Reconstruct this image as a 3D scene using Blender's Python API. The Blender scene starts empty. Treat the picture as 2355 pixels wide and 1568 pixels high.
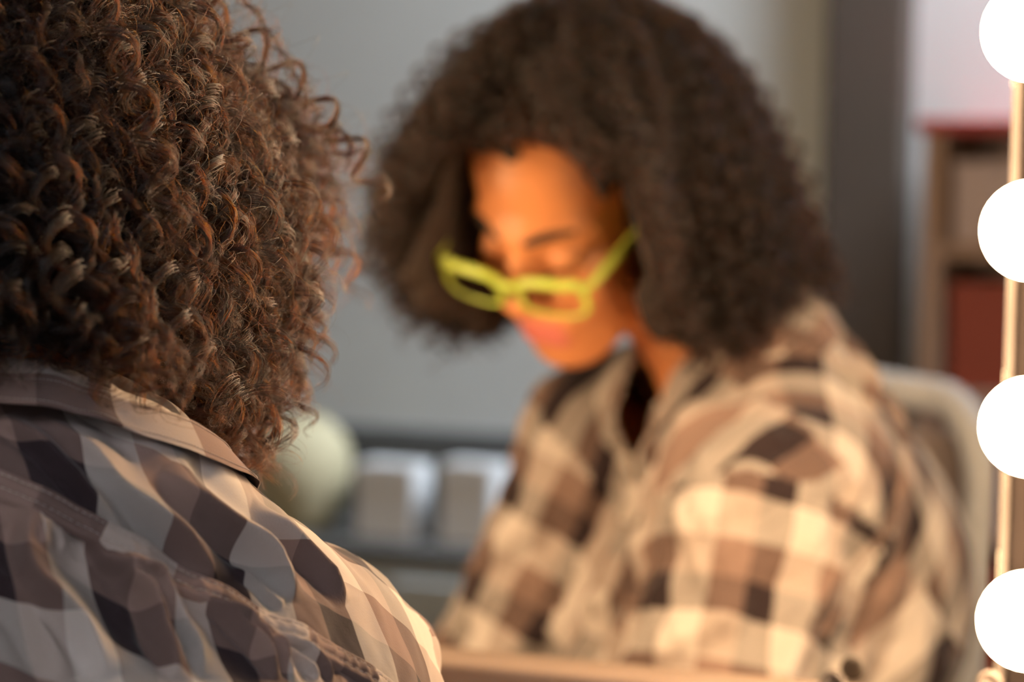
import bpy, math, random
import numpy as np
from mathutils import Matrix, Vector

rng = np.random.default_rng(7)
random.seed(7)
scene = bpy.context.scene
COL = scene.collection

# ------------------------------------------------------------------ camera
W, H, LENS = 2355.0, 1568.0, 85.0
FPX = LENS / 36.0 * W
CAM_Z = 1.15
PITCH, ROLL = math.radians(3.65), math.radians(1.0)
cam_d = bpy.data.cameras.new('camera')
cam_d.lens = LENS
cam_d.sensor_width = 36.0
cam_d.clip_start = 0.05
cam = bpy.data.objects.new('camera', cam_d)
COL.objects.link(cam)
CR = Matrix.Rotation(math.pi / 2 - PITCH, 3, 'X') @ Matrix.Rotation(ROLL, 3, 'Z')
cam.matrix_world = Matrix.Translation((0, 0, CAM_Z)) @ CR.to_4x4()
scene.camera = cam
cam_d.dof.use_dof = True
cam_d.dof.focus_distance = 0.99
cam_d.dof.aperture_fstop = 5.6
CRn = np.array(CR)
CPOS = np.array([0, 0, CAM_Z])

def P(x, y, d):
    """picture point at a distance along the optical axis -> place in the room"""
    v = np.array([(x - W / 2) / FPX * d, -(y - H / 2) / FPX * d, -d])
    return CRn @ v + CPOS

def project(p):
    q = (np.asarray(p) - CPOS) @ CRn
    d = -q[..., 2]
    return np.stack([q[..., 0] / d * FPX + W / 2, -q[..., 1] / d * FPX + H / 2, d], -1)

# ------------------------------------------------------------------ world, exposure, room light
world = bpy.data.worlds.new('world')
scene.world = world
world.use_nodes = True
world.node_tree.nodes['Background'].inputs[0].default_value = (0.55, 0.62, 0.7, 1)
world.node_tree.nodes['Background'].inputs[1].default_value = 0.3
scene.view_settings.view_transform = 'Standard'
scene.view_settings.look = 'None'
scene.view_settings.gamma = 1
scene.view_settings.exposure = 0.0
cy = scene.cycles
cy.max_bounces = 7
cy.diffuse_bounces = 3
cy.glossy_bounces = 5
cy.transmission_bounces = 5
cy.transparent_max_bounces = 8
cy.caustics_reflective = False
cy.caustics_refractive = False
cy.use_denoising = True
cy.use_adaptive_sampling = True
cy.adaptive_threshold = 0.015
cy.sample_clamp_indirect = 6.0

BULB_STRENGTH = 165.0
BULB_COLOR = (1.0, 0.66, 0.36)

# ------------------------------------------------------------------ the mirror's plane
HEAD_V = P(1354, 435, 1.85)                   # the head where the mirror shows it
HEAD_R = P(-134, 400, 1.068)                  # the head itself
_d = HEAD_V - HEAD_R
_d[2] = 0
MN = _d / np.linalg.norm(_d)                  # mirror normal, away from the person
MC = float(MN @ ((HEAD_V + HEAD_R) / 2))
MT = np.array([MN[1], -MN[0], 0.0])           # along the mirror, towards picture right
UZ = np.array([0, 0, 1.0])

def refl(p):
    p = np.asarray(p, float)
    return p - 2 * ((p @ MN) - MC)[..., None] * MN if p.ndim > 1 else p - 2 * (p @ MN - MC) * MN

def on_mirror(x, y, off=0.0):
    """where the line of sight through a picture point meets the mirror plane (off metres in front)"""
    a = P(x, y, 1.0) - CPOS
    t = (MC - off - CPOS @ MN) / (a @ MN)
    return CPOS + a * t

def ML(s, z, off):
    """mirror coordinates: s along, z height, off in front of the glass"""
    return MN * (MC - off) + MT * s + UZ * z

def to_ML(p):
    return float(p @ MT), float(p[2]), MC - float(p @ MN)

# ------------------------------------------------------------------ helpers
def tag(o, label=None, cat=None, group=None, kind=None):
    if label: o['label'] = label
    if cat: o['category'] = cat
    if group: o['group'] = group
    if kind: o['kind'] = kind
    return o

def empty(name, loc, label, cat, group=None):
    o = bpy.data.objects.new(name, None)
    o.empty_display_size = 0.05
    COL.objects.link(o)
    o.location = loc
    return tag(o, label, cat, group)

def mesh_obj(name, verts, faces, mat, parent=None, smooth=True, uvs=None):
    """verts in room coordinates; the object's origin is its parent's origin (or the room's)"""
    me = bpy.data.meshes.new(name)
    verts = np.asarray(verts, np.float32)
    if parent is not None:
        verts = verts - np.array(parent_origin(parent), np.float32)
    if isinstance(faces, np.ndarray):
        n, k = faces.shape
        me.vertices.add(len(verts)); me.vertices.foreach_set('co', verts.ravel())
        me.loops.add(n * k); me.loops.foreach_set('vertex_index', faces.astype(np.int32).ravel())
        me.polygons.add(n)
        me.polygons.foreach_set('loop_start', np.arange(0, n * k, k, dtype=np.int32))
        me.polygons.foreach_set('loop_total', np.full(n, k, np.int32))
        me.update(calc_edges=True)
    else:
        me.from_pydata([tuple(map(float, v)) for v in verts], [], [list(f) for f in faces])
    if uvs is not None:
        ly = me.uv_layers.new(name='UVMap')
        li = np.empty(len(me.loops), np.int32)
        me.loops.foreach_get('vertex_index', li)
        ly.data.foreach_set('uv', np.asarray(uvs, np.float32)[li].ravel())
    me.validate()
    if smooth:
        me.polygons.foreach_set('use_smooth', np.ones(len(me.polygons), bool))
    o = bpy.data.objects.new(name, me)
    COL.objects.link(o)
    if parent is not None:
        o.parent = parent
    if mat: me.materials.append(mat)
    return o

def parent_origin(o):
    v = Vector((0, 0, 0))
    while o is not None:
        v = v + o.location
        o = o.parent
    return v

class MB:
    def __init__(s): s.v, s.f = [], []
    def add(s, v, f):
        b = len(s.v)
        s.v += [tuple(x) for x in v]
        s.f += [[i + b for i in q] for q in f]
    def box(s, o, ax, ay, az, lo, hi):
        """box in the frame o, ax, ay, az between lo and hi"""
        o, ax, ay, az = map(np.asarray, (o, ax, ay, az))
        v = [o + ax * (hi[0] if i & 1 else lo[0]) + ay * (hi[1] if i & 2 else lo[1]) + az * (hi[2] if i & 4 else lo[2]) for i in range(8)]
        s.add(v, [(0, 2, 3, 1), (4, 5, 7, 6), (0, 1, 5, 4), (2, 6, 7, 3), (0, 4, 6, 2), (1, 3, 7, 5)])
    def tube(s, pts, r, n=12, closed=False):
        pts = [np.asarray(p, float) for p in pts]
        m = len(pts)
        rr = r if hasattr(r, '__len__') else [r] * m
        rings, ref = [], None
        for i in range(m):
            a = pts[(i - 1) % m] if (closed or i > 0) else pts[i]
            b = pts[(i + 1) % m] if (closed or i < m - 1) else pts[i]
            t = (b - a) / max(np.linalg.norm(b - a), 1e-9)
            if ref is None:
                ref = np.cross(t, [0.31, 0.52, 0.79]); ref /= np.linalg.norm(ref)
            ref = ref - t * (ref @ t); ref /= np.linalg.norm(ref)
            bi = np.cross(t, ref)
            rings.append([pts[i] + rr[i] * (math.cos(2 * math.pi * k / n) * ref + math.sin(2 * math.pi * k / n) * bi) for k in range(n)])
        v = [p for q in rings for p in q]
        f = []
        for i in range(m if closed else m - 1):
            j = (i + 1) % m
            f += [(i * n + k, i * n + (k + 1) % n, j * n + (k + 1) % n, j * n + k) for k in range(n)]
        if not closed:
            f += [tuple(range(n))[::-1], tuple((m - 1) * n + k for k in range(n))]
        s.add(v, f)
    def lathe(s, o, axis, prof, n=32):
        """prof: (radius, height) pairs along axis from o"""
        o, axis = np.asarray(o, float), np.asarray(axis, float)
        axis = axis / np.linalg.norm(axis)
        e = np.cross(axis, [0.3, 0.9, 0.12]); e /= np.linalg.norm(e)
        g = np.cross(axis, e)
        v = [o + axis * h + r * (math.cos(2 * math.pi * k / n) * e + math.sin(2 * math.pi * k / n) * g) for r, h in prof for k in range(n)]
        f = []
        for i in range(len(prof) - 1):
            f += [(i * n + k, i * n + (k + 1) % n, (i + 1) * n + (k + 1) % n, (i + 1) * n + k) for k in range(n)]
        f += [tuple(range(n))[::-1], tuple((len(prof) - 1) * n + k for k in range(n))]
        s.add(v, f)
    def build(s, name, mat, parent=None, smooth=False, bevel=0.0):
        o = mesh_obj(name, np.array(s.v), s.f, mat, parent, smooth)
        if bevel:
            m = o.modifiers.new('bevel', 'BEVEL'); m.width = bevel; m.segments = 3; m.limit_method = 'ANGLE'
        return o

# ------------------------------------------------------------------ materials
def mat_new(name):
    m = bpy.data.materials.new(name)
    m.use_nodes = True
    nt = m.node_tree
    return m, nt, nt.nodes['Principled BSDF']

def nd(nt, t, **kw):
    n = nt.nodes.new(t)
    for k, v in kw.items(): setattr(n, k, v)
    return n

def plain(name, col, rough=0.6, metal=0.0, noise=0.06, scale=40.0, bump=0.0, sheen=0.0):
    m, nt, b = mat_new(name)
    tc = nd(nt, 'ShaderNodeTexCoord')
    nz = nd(nt, 'ShaderNodeTexNoise'); nz.inputs['Scale'].default_value = scale; nz.inputs['Detail'].default_value = 4
    nt.links.new(tc.outputs['Object'], nz.inputs['Vector'])
    mx = nd(nt, 'ShaderNodeMix', data_type='RGBA')
    mx.inputs[6].default_value = (*[c * (1 - noise) for c in col], 1)
    mx.inputs[7].default_value = (*[min(1, c * (1 + noise)) for c in col], 1)
    nt.links.new(nz.outputs['Fac'], mx.inputs[0])
    nt.links.new(mx.outputs[2], b.inputs['Base Color'])
    b.inputs['Roughness'].default_value = rough
    b.inputs['Metallic'].default_value = metal
    if sheen:
        b.inputs['Sheen Weight'].default_value = sheen
    if bump:
        bp = nd(nt, 'ShaderNodeBump'); bp.inputs['Strength'].default_value = bump; bp.inputs['Distance'].default_value = 0.002
        nt.links.new(nz.outputs['Fac'], bp.inputs['Height'])
        nt.links.new(bp.outputs['Normal'], b.inputs['Normal'])
    return m

def plaid(name):
    """woven check: white, charcoal and dusty mauve stripes both ways, in metres of cloth"""
    m, nt, b = mat_new(name)
    uv = nd(nt, 'ShaderNodeUVMap'); uv.uv_map = 'UVMap'
    sep = nd(nt, 'ShaderNodeSeparateXYZ')
    nt.links.new(uv.outputs['UV'], sep.inputs[0])
    Wc, Dc, Mc = (0.49, 0.435, 0.40, 1), (0.022, 0.014, 0.016, 1), (0.19, 0.125, 0.105, 1)
    outs = []
    for ax in ('X', 'Y'):
        mu = nd(nt, 'ShaderNodeMath', operation='MULTIPLY'); mu.inputs[1].default_value = 1 / 0.086
        nt.links.new(sep.outputs[ax], mu.inputs[0])
        fr = nd(nt, 'ShaderNodeMath', operation='FRACT')
        nt.links.new(mu.outputs[0], fr.inputs[0])
        cr = nd(nt, 'ShaderNodeValToRGB'); cr.color_ramp.interpolation = 'CONSTANT'
        e = cr.color_ramp.elements
        e[0].position, e[0].color = 0.0, Wc
        e[1].position, e[1].color = 0.37, Mc
        n3 = e.new(0.69); n3.color = Dc
        nt.links.new(fr.outputs[0], cr.inputs[0])
        outs.append(cr)
    # warp over weft: fine twill decides which thread shows
    wv = nd(nt, 'ShaderNodeTexWave', wave_type='BANDS', bands_direction='DIAGONAL')
    wv.inputs['Scale'].default_value = 1100.0; wv.inputs['Distortion'].default_value = 1.5; wv.inputs['Detail'].default_value = 1
    nt.links.new(uv.outputs['UV'], wv.inputs['Vector'])
    mr = nd(nt, 'ShaderNodeMapRange'); mr.inputs['To Min'].default_value = 0.36; mr.inputs['To Max'].default_value = 0.64
    nt.links.new(wv.outputs['Fac'], mr.inputs['Value'])
    mx = nd(nt, 'ShaderNodeMix', data_type='RGBA')
    nt.links.new(mr.outputs[0], mx.inputs[0])
    nt.links.new(outs[0].outputs[0], mx.inputs[6]); nt.links.new(outs[1].outputs[0], mx.inputs[7])
    nt.links.new(mx.outputs[2], b.inputs['Base Color'])
    nz = nd(nt, 'ShaderNodeTexNoise'); nz.inputs['Scale'].default_value = 900; nz.inputs['Detail'].default_value = 3
    nt.links.new(uv.outputs['UV'], nz.inputs['Vector'])
    bp = nd(nt, 'ShaderNodeBump'); bp.inputs['Strength'].default_value = 0.25; bp.inputs['Distance'].default_value = 0.0006
    nt.links.new(nz.outputs['Fac'], bp.inputs['Height'])
    nt.links.new(bp.outputs['Normal'], b.inputs['Normal'])
    b.inputs['Roughness'].default_value = 0.9
    b.inputs['Specular IOR Level'].default_value = 0.15
    b.inputs['Sheen Weight'].default_value = 0.12
    b.inputs['Sheen Roughness'].default_value = 0.4
    return m

def skin_mat():
    m, nt, b = mat_new('skin')
    at = nd(nt, 'ShaderNodeAttribute'); at.attribute_name = 'lips'
    nz = nd(nt, 'ShaderNodeTexNoise'); nz.inputs['Scale'].default_value = 120
    tc = nd(nt, 'ShaderNodeTexCoord'); nt.links.new(tc.outputs['Object'], nz.inputs['Vector'])
    m1 = nd(nt, 'ShaderNodeMix', data_type='RGBA')
    m1.inputs[6].default_value = (0.68, 0.27, 0.100, 1); m1.inputs[7].default_value = (0.74, 0.30, 0.12, 1)
    nt.links.new(nz.outputs['Fac'], m1.inputs[0])
    m2 = nd(nt, 'ShaderNodeMix', data_type='RGBA')
    nt.links.new(at.outputs['Fac'], m2.inputs[0])
    nt.links.new(m1.outputs[2], m2.inputs[6]); m2.inputs[7].default_value = (0.66, 0.19, 0.15, 1)
    nt.links.new(m2.outputs[2], b.inputs['Base Color'])
    b.inputs['Roughness'].default_value = 0.45
    b.inputs['Specular IOR Level'].default_value = 0.4
    return m

def hair_mat():
    m = bpy.data.materials.new('curly_hair')
    m.use_nodes = True
    nt = m.node_tree
    nt.nodes.clear()
    out = nd(nt, 'ShaderNodeOutputMaterial')
    h = nd(nt, 'ShaderNodeBsdfHairPrincipled')
    h.parametrization = 'MELANIN'
    h.inputs['Melanin'].default_value = 0.945
    h.inputs['IOR'].default_value = 1.36
    h.inputs['Melanin Redness'].default_value = 0.80
    h.inputs['Roughness'].default_value = 0.38
    h.inputs['Radial Roughness'].default_value = 0.45
    h.inputs['Random Color'].default_value = 0.25
    h.inputs['Random Roughness'].default_value = 0.3
    nt.links.new(h.outputs[0], out.inputs['Surface'])
    return m

def emit_mat(name, col, s):
    m, nt, b = mat_new(name)
    b.inputs['Base Color'].default_value = (0.9, 0.88, 0.84, 1)
    b.inputs['Emission Color'].default_value = (*col, 1)
    b.inputs['Emission Strength'].default_value = s
    return m

M = {}
M['mirror'] = mat_new('mirror_silver')[0]
_b = M['mirror'].node_tree.nodes['Principled BSDF']
_b.inputs['Metallic'].default_value = 1; _b.inputs['Roughness'].default_value = 0.0
_b.inputs['Base Color'].default_value = (0.93, 0.94, 0.93, 1)
M['bezel'] = plain('warm_brass_bezel', (0.042, 0.036, 0.033), 0.5)
M['stile'] = plain('brown_frame_wood', (0.007, 0.005, 0.0045), 0.9, scale=25)
M['sill'] = plain('tan_frame_wood', (0.19, 0.14, 0.11), 0.5, scale=25)
M['brass'] = plain('dull_brass', (0.35, 0.22, 0.12), 0.35, 0.8)
for k_ in ('stile', 'bezel', 'sill'):
    M[k_].node_tree.nodes['Principled BSDF'].inputs['Specular IOR Level'].default_value = 0.08
M['bulb'] = emit_mat('glowing_bulb', BULB_COLOR, BULB_STRENGTH)
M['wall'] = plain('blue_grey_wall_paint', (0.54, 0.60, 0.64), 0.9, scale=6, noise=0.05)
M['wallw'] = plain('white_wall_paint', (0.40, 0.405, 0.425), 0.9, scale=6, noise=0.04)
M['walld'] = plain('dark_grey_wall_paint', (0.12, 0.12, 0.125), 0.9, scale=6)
M['pillar'] = plain('dark_brown_pillar_paint', (0.045, 0.034, 0.028), 0.7)
M['floor'] = plain('grey_floor', (0.07, 0.063, 0.058), 0.6, scale=3)
M['ceil'] = plain('dim_ceiling_paint', (0.25, 0.25, 0.25), 0.9, scale=3)
M['plaid'] = plaid('plaid_flannel')
M['skin'] = skin_mat()
M['hair'] = hair_mat()
M['hairmass'] = plain('dark_hair_mass', (0.018, 0.009, 0.005), 0.8)
M['lime'] = plain('lime_green_acetate', (0.50, 0.62, 0.09), 0.35)
M['trouser'] = plain('dark_trouser_cloth', (0.03, 0.03, 0.04), 0.9)
M['button'] = plain('pale_button', (0.5, 0.45, 0.4), 0.4)
M['thread'] = plain('pale_thread', (0.42, 0.36, 0.33), 0.9)
M['white'] = plain('white_chair_paint', (0.66, 0.68, 0.72), 0.5)
M['taupe'] = plain('taupe_chair_cloth', (0.27, 0.21, 0.19), 0.9)
M['table'] = plain('tan_table_wood', (0.42, 0.28, 0.19), 0.5, scale=12)
M['olive'] = plain('olive_beige_glaze', (0.44, 0.41, 0.28), 0.8, noise=0.15, scale=60)
M['palebox'] = plain('pale_grey_card', (0.70, 0.74, 0.79), 0.8)
M['cabgrey'] = plain('grey_cabinet_paint', (0.46, 0.52, 0.56), 0.7)
M['cabdark'] = plain('dark_cabinet_top', (0.07, 0.07, 0.07), 0.6)
M['cabback'] = plain('slate_back_panel', (0.085, 0.095, 0.105), 0.8)
M['red'] = plain('red_paint', (0.34, 0.045, 0.04), 0.7)
M['mauve'] = plain('mauve_grey_card', (0.58, 0.50, 0.53), 0.8)
M['tanwood'] = plain('tan_shelf_wood', (0.36, 0.25, 0.20), 0.7)
M['rust'] = plain('rust_red_card', (0.33, 0.08, 0.06), 0.8)
M['steel'] = plain('steel', (0.5, 0.5, 0.5), 0.3, 1.0)

# ------------------------------------------------------------------ room shell (in mirror coordinates)
FLOOR, CEIL = 0.0, 2.7
S0, S1 = -2.6, 2.2                            # side walls
B1 = 2.35                                     # back wall: distance in front of the glass
def slab(name, lo, hi, mat):
    b = MB()
    b.box(ML(0, 0, 0), MT, -MN, UZ, lo, hi)
    return tag(b.build(name, mat), kind='structure')
slab('floor', (S0 - .1, -.25, -.1), (S1 + .1, B1 + .1, 0), M['floor'])
slab('ceiling', (S0 - .1, -.25, CEIL), (S1 + .1, B1 + .1, CEIL + .1), M['ceil'])
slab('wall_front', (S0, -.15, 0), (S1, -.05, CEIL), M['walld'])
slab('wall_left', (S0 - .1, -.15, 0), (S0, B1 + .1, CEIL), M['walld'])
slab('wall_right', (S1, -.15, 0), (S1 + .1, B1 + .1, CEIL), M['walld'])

def vback(x, y, off=0.0):
    """mirror coordinates of the spot on the back wall (off metres before it) the mirror shows at a picture point"""
    a = P(x, y, 1.0) - CPOS
    t = (MC + B1 - off) / (a @ MN)
    p = CPOS + a * t
    return float(p @ MT), float(p[2])

sP0 = vback(1915, 300)[0]; sP1 = vback(2100, 300)[0]
b = MB(); b.box(ML(0, 0, 0), MT, -MN, UZ, (S0, B1, 0), (sP0 + .02, B1 + .1, CEIL))
tag(b.build('wall_back', M['wall']), kind='structure')
b = MB(); b.box(ML(0, 0, 0), MT, -MN, UZ, (sP1 - .02, B1, 0), (S1, B1 + .1, CEIL))
tag(b.build('wall_alcove', M['wallw']), kind='structure')
b = MB(); b.box(ML(0, 0, 0), MT, -MN, UZ, (sP0, B1 - .06, 0), (sP1, B1 + .1, CEIL))
tag(b.build('pillar', M['pillar'], bevel=0.008), kind='structure')

def added_lamp(s, off, w, d, power, label):  # unseen lamp, added only to brighten the wall behind the camera
    t = empty('added_fill_light', ML(s, CEIL, off), label, 'added light')
    b = MB(); b.box(ML(s, CEIL, off), MT, -MN, UZ, (-w / 2 - .03, -d / 2 - .03, -.05), (w / 2 + .03, d / 2 + .03, 0))
    b.build('housing', M['white'], t, bevel=.01)
    b = MB(); b.box(ML(s, CEIL, off), MT, -MN, UZ, (-w / 2 - .03, -d / 2 - .035, -.34), (w / 2 + .03, -d / 2 - .02, 0))  # added lip, hung low to keep this lamp's light off the person
    b.build('baffle', M['white'], t)
    b = MB(); b.box(ML(s, CEIL, off), MT, -MN, UZ, (-w / 2, -d / 2, -.056), (w / 2, d / 2, -.05))
    b.build('diffuser', emit_mat('added_light_panel', (0.90, 0.95, 1.0), power), t)
added_lamp(0.1, B1 - .32, 1.3, 0.2, 190.0, 'long added lamp, out of view under the ceiling, brightening the back wall')
added_lamp(1.45, B1 - .32, 0.5, 0.2, 34.0, 'short added lamp, out of view under the ceiling, brightening the alcove')

# ------------------------------------------------------------------ vanity mirror
s_in = to_ML(on_mirror(2326, 700))[0]
z_sill = to_ML(on_mirror(1400, 1537))[1]
MZ0, MZ1 = z_sill, z_sill + 0.80
ML_W = 0.80
BEV = math.radians(.3)
s_l = s_in - ML_W
mir = empty('vanity_mirror', ML((s_in + s_l) / 2, MZ0, 0),
            'large vanity mirror reflecting the person in the plaid shirt, edged by round bulbs', 'mirror')
b = MB(); b.box(ML(0, 0, 0), MT, -MN, UZ, (s_l, -.006, MZ0), (s_in, 0, MZ1))
b.build('mirror_glass', M['mirror'], mir)
b = MB()
for lo, hi in (((s_in - .0022, 0, MZ0), (s_in + .0025, .004, MZ1)), ((s_l - .0025, 0, MZ0), (s_l + .003, .004, MZ1)), ((s_l, 0, MZ1 - .003), (s_in, .004, MZ1 + .0025))):
    b.box(ML(0, 0, 0), MT, -MN, UZ, lo, hi)
b.build('bezel', M['bezel'], mir)
b = MB()
va = [ML(s_in - .0085, MZ0, .0005), ML(s_in - .003, MZ0, .0005 - .0055 * math.tan(BEV)), ML(s_in - .003, MZ1, .0005 - .0055 * math.tan(BEV)), ML(s_in - .0085, MZ1, .0005)]
vb = [ML(s_in - .0085, MZ0, -.003), ML(s_in - .003, MZ0, -.003), ML(s_in - .003, MZ1, -.003), ML(s_in - .0085, MZ1, -.003)]
b.add(va + vb, [(0, 1, 2, 3), (7, 6, 5, 4), (0, 4, 5, 1), (1, 5, 6, 2), (2, 6, 7, 3), (3, 7, 4, 0)])
tag(b.build('bevelled_edge', M['mirror'], mir), 'pale bevelled edge of the mirror glass')
FW = 0.075
for nm, lo, hi, mt in (('stile', (s_in + .0025, -.03, MZ0 - .10), (s_in + FW, .002, MZ1 + FW), 'stile'),
                       ('stile', (s_l - FW, -.03, MZ0 - .10), (s_l - .0025, .002, MZ1 + FW), 'stile'),
                       ('top_rail', (s_l - .0025, -.03, MZ1 + .0025), (s_in + .0025, .002, MZ1 + FW), 'stile'),
                       ('bottom_rail', (s_l - .0025, -.03, MZ0 - .10), (s_in + .0025, .022, MZ0), 'sill')):
    b = MB(); b.box(ML(0, 0, 0), MT, -MN, UZ, lo, hi)
    b.build(nm, M[mt], mir, bevel=.004)
b = MB(); b.box(ML(0, 0, 0), MT, -MN, UZ, (s_l - FW, -.05, MZ0 - .10), (s_in + FW, -.03, MZ1 + FW))
b.build('back_board', M['stile'], mir)
for x, y in ((1910, 1576), (2272, 1576)):
    p = on_mirror(x, y, .028); s, z, o = to_ML(p)
    b = MB(); b.lathe(ML(s, z, .022), -MN, [(.005, 0), (.0072, .0005), (.0072, .0012), (.006, .002), (.0045, .002), (.0045, .0010), (.0, .0010)], 24)
    tag(b.build('screw_cap', M['pillar'], mir, smooth=True), 'small round cap on the tan bottom rail')

BR = 0.0255
def bulb(s, z, label):
    t = empty('light_bulb', ML(s, z, .002), label, 'light bulb', 'bulbs around the mirror')
    prof = [(.001, .014), (.0125, .014), (.0135, .02)]
    c = .014 + .012 + BR
    for k in range(4, 25):
        a = math.pi * (1 - k / 24.0)
        r, h = BR * math.sin(a), c + BR * math.cos(a)
        if r > .0135 or k > 12: prof.append((max(r, .0004), h))
    b = MB(); b.lathe(ML(s, z, .002), -MN, prof, 40)
    b.build('globe', M['bulb'], t, smooth=True)
    b = MB(); b.lathe(ML(s, z, .002), -MN, [(.019, 0), (.019, .006), (.016, .009), (.016, .016), (.0145, .016)], 32)
    b.build('socket', M['brass'], t, smooth=True)
zs, ss = [], []
for x, y in ((2378, 72), (2374, 530), (2371, 980), (2366, 1425)):
    zs.append(to_ML(on_mirror(x, y, .05))[1]); ss.append(to_ML(on_mirror(x, y, .05))[0])
sb = np.mean([to_ML(on_mirror(x, y, .05))[0] for x, y in ((2378, 72), (2374, 530), (2371, 980), (2366, 1425))])
step = (zs[0] - zs[3]) / 3
names = ['glowing bulb on the right mirror strip, topmost, cut by the upper edge',
         'glowing bulb on the right mirror strip, second from the top',
         'glowing bulb on the right mirror strip, third from the top',
         'glowing bulb on the right mirror strip, lowest, near the tan bottom rail']
for k in range(4): bulb(ss[k], zs[k], names[k])
for k in range(3): bulb(sb, zs[0] + step * (k + 1), 'glowing bulb on the right mirror strip, number %s above the visible four' % ['one', 'two', 'three'][k])
sl2 = s_l - (sb - s_in)
for k in range(7): bulb(sl2, zs[3] + step * k, 'glowing bulb on the left mirror strip, %s from the bottom' % ['first', 'second', 'third', 'fourth', 'fifth', 'sixth', 'seventh'][k])

# ------------------------------------------------------------------ signed distances
def sub3(p, c): return [p[0] - c[0], p[1] - c[1], p[2] - c[2]]
def ellip(p, c, r):
    q = sub3(p, c)
    k0 = np.sqrt((q[0] / r[0]) ** 2 + (q[1] / r[1]) ** 2 + (q[2] / r[2]) ** 2)
    k1 = np.sqrt((q[0] / r[0] ** 2) ** 2 + (q[1] / r[1] ** 2) ** 2 + (q[2] / r[2] ** 2) ** 2)
    return k0 * (k0 - 1.0) / np.maximum(k1, 1e-9)
def capsule(p, a, b, ra, rb):
    a, b = np.asarray(a, float), np.asarray(b, float)
    ba = b - a
    q = sub3(p, a)
    h = np.clip((q[0] * ba[0] + q[1] * ba[1] + q[2] * ba[2]) / (ba @ ba), 0, 1)
    return np.sqrt((q[0] - ba[0] * h) ** 2 + (q[1] - ba[1] * h) ** 2 + (q[2] - ba[2] * h) ** 2) - (ra + (rb - ra) * h)
def smin(a, b, k):
    h = np.clip(0.5 + 0.5 * (b - a) / k, 0, 1)
    return b + (a - b) * h - k * h * (1 - h)
def smax(a, b, k): return -smin(-a, -b, k)
def frame(p, o, ax):
    q = sub3(p, o)
    return [q[0] * a[0] + q[1] * a[1] + q[2] * a[2] for a in ax]

def surface_net(F, xs, ys, zs):
    """mesh of F=0 on a rectilinear grid"""
    g = [xs, ys, zs]
    neg = F < 0
    nx, ny, nz = F.shape
    cs = (nx - 1, ny - 1, nz - 1)
    acc = np.zeros(cs + (3,), np.float32); cnt = np.zeros(cs, np.float32)
    cross = []
    for ax in range(3):
        sl0 = [slice(None)] * 3; sl1 = [slice(None)] * 3
        sl0[ax] = slice(0, -1); sl1[ax] = slice(1, None)
        f0, f1 = F[tuple(sl0)], F[tuple(sl1)]
        c = neg[tuple(sl0)] != neg[tuple(sl1)]
        idx = np.argwhere(c)
        v0, v1 = f0[c], f1[c]
        t = v0 / (v0 - v1)
        pt = np.stack([g[k][idx[:, k]] for k in range(3)], 1).astype(np.float32)
        pt[:, ax] += t * (g[ax][idx[:, ax] + 1] - g[ax][idx[:, ax]])
        o = [k for k in range(3) if k != ax]
        for d0 in (0, -1):
            for d1 in (0, -1):
                ci = idx.copy(); ci[:, o[0]] += d0; ci[:, o[1]] += d1
                ok = np.all((ci >= 0) & (ci < np.array(cs)), 1)
                np.add.at(acc, tuple(ci[ok].T), pt[ok]); np.add.at(cnt, tuple(ci[ok].T), 1)
        cross.append((ax, idx, v0 < 0))
    vid = np.full(cs, -1, np.int64)
    m = cnt > 0
    vid[m] = np.arange(m.sum())
    V = acc[m] / cnt[m][:, None]
    Q = []
    for ax, idx, s in cross:
        o = [(ax + 1) % 3, (ax + 2) % 3]
        ok = np.all([(idx[:, k] > 0) & (idx[:, k] < cs[k]) for k in o], 0)
        idx, s = idx[ok], s[ok]
        qs = []
        for d0, d1 in ((-1, -1), (0, -1), (0, 0), (-1, 0)):
            ci = idx.copy(); ci[:, o[0]] += d0; ci[:, o[1]] += d1
            qs.append(vid[tuple(ci.T)])
        q = np.stack(qs, 1)
        q[~s] = q[~s][:, ::-1]
        Q.append(q)
    return V, np.concatenate(Q)

def grid_eval(fn, xs, ys, zs):
    F = np.empty((len(xs), len(ys), len(zs)), np.float32)
    Y, Z = np.meshgrid(ys.astype(np.float32), zs.astype(np.float32), indexing='ij')
    for i0 in range(0, len(xs), 16):
        xx = xs[i0:i0 + 16].astype(np.float32)[:, None, None]
        F[i0:i0 + 16] = fn([np.broadcast_to(xx, (len(xx),) + Y.shape), np.broadcast_to(Y, (len(xx),) + Y.shape), np.broadcast_to(Z, (len(xx),) + Y.shape)])
    return F

# ------------------------------------------------------------------ the person's pose
YAW, LEAN = math.radians(28), math.radians(42)
FH = np.array([-math.sin(YAW), math.cos(YAW), 0]); RH = np.array([math.cos(YAW), math.sin(YAW), 0])
BF = math.cos(LEAN) * FH - math.sin(LEAN) * UZ          # forward of the chest
BU = math.cos(LEAN) * UZ + math.sin(LEAN) * FH          # up the spine
C7 = P(75, 925, 0.94)
def B(r, f, u): return C7 + RH * r + BF * f + BU * u
def WB(r, f, z): return C7 + RH * r + FH * f + UZ * z    # level frame
BAX = (RH, BF, BU)

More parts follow.
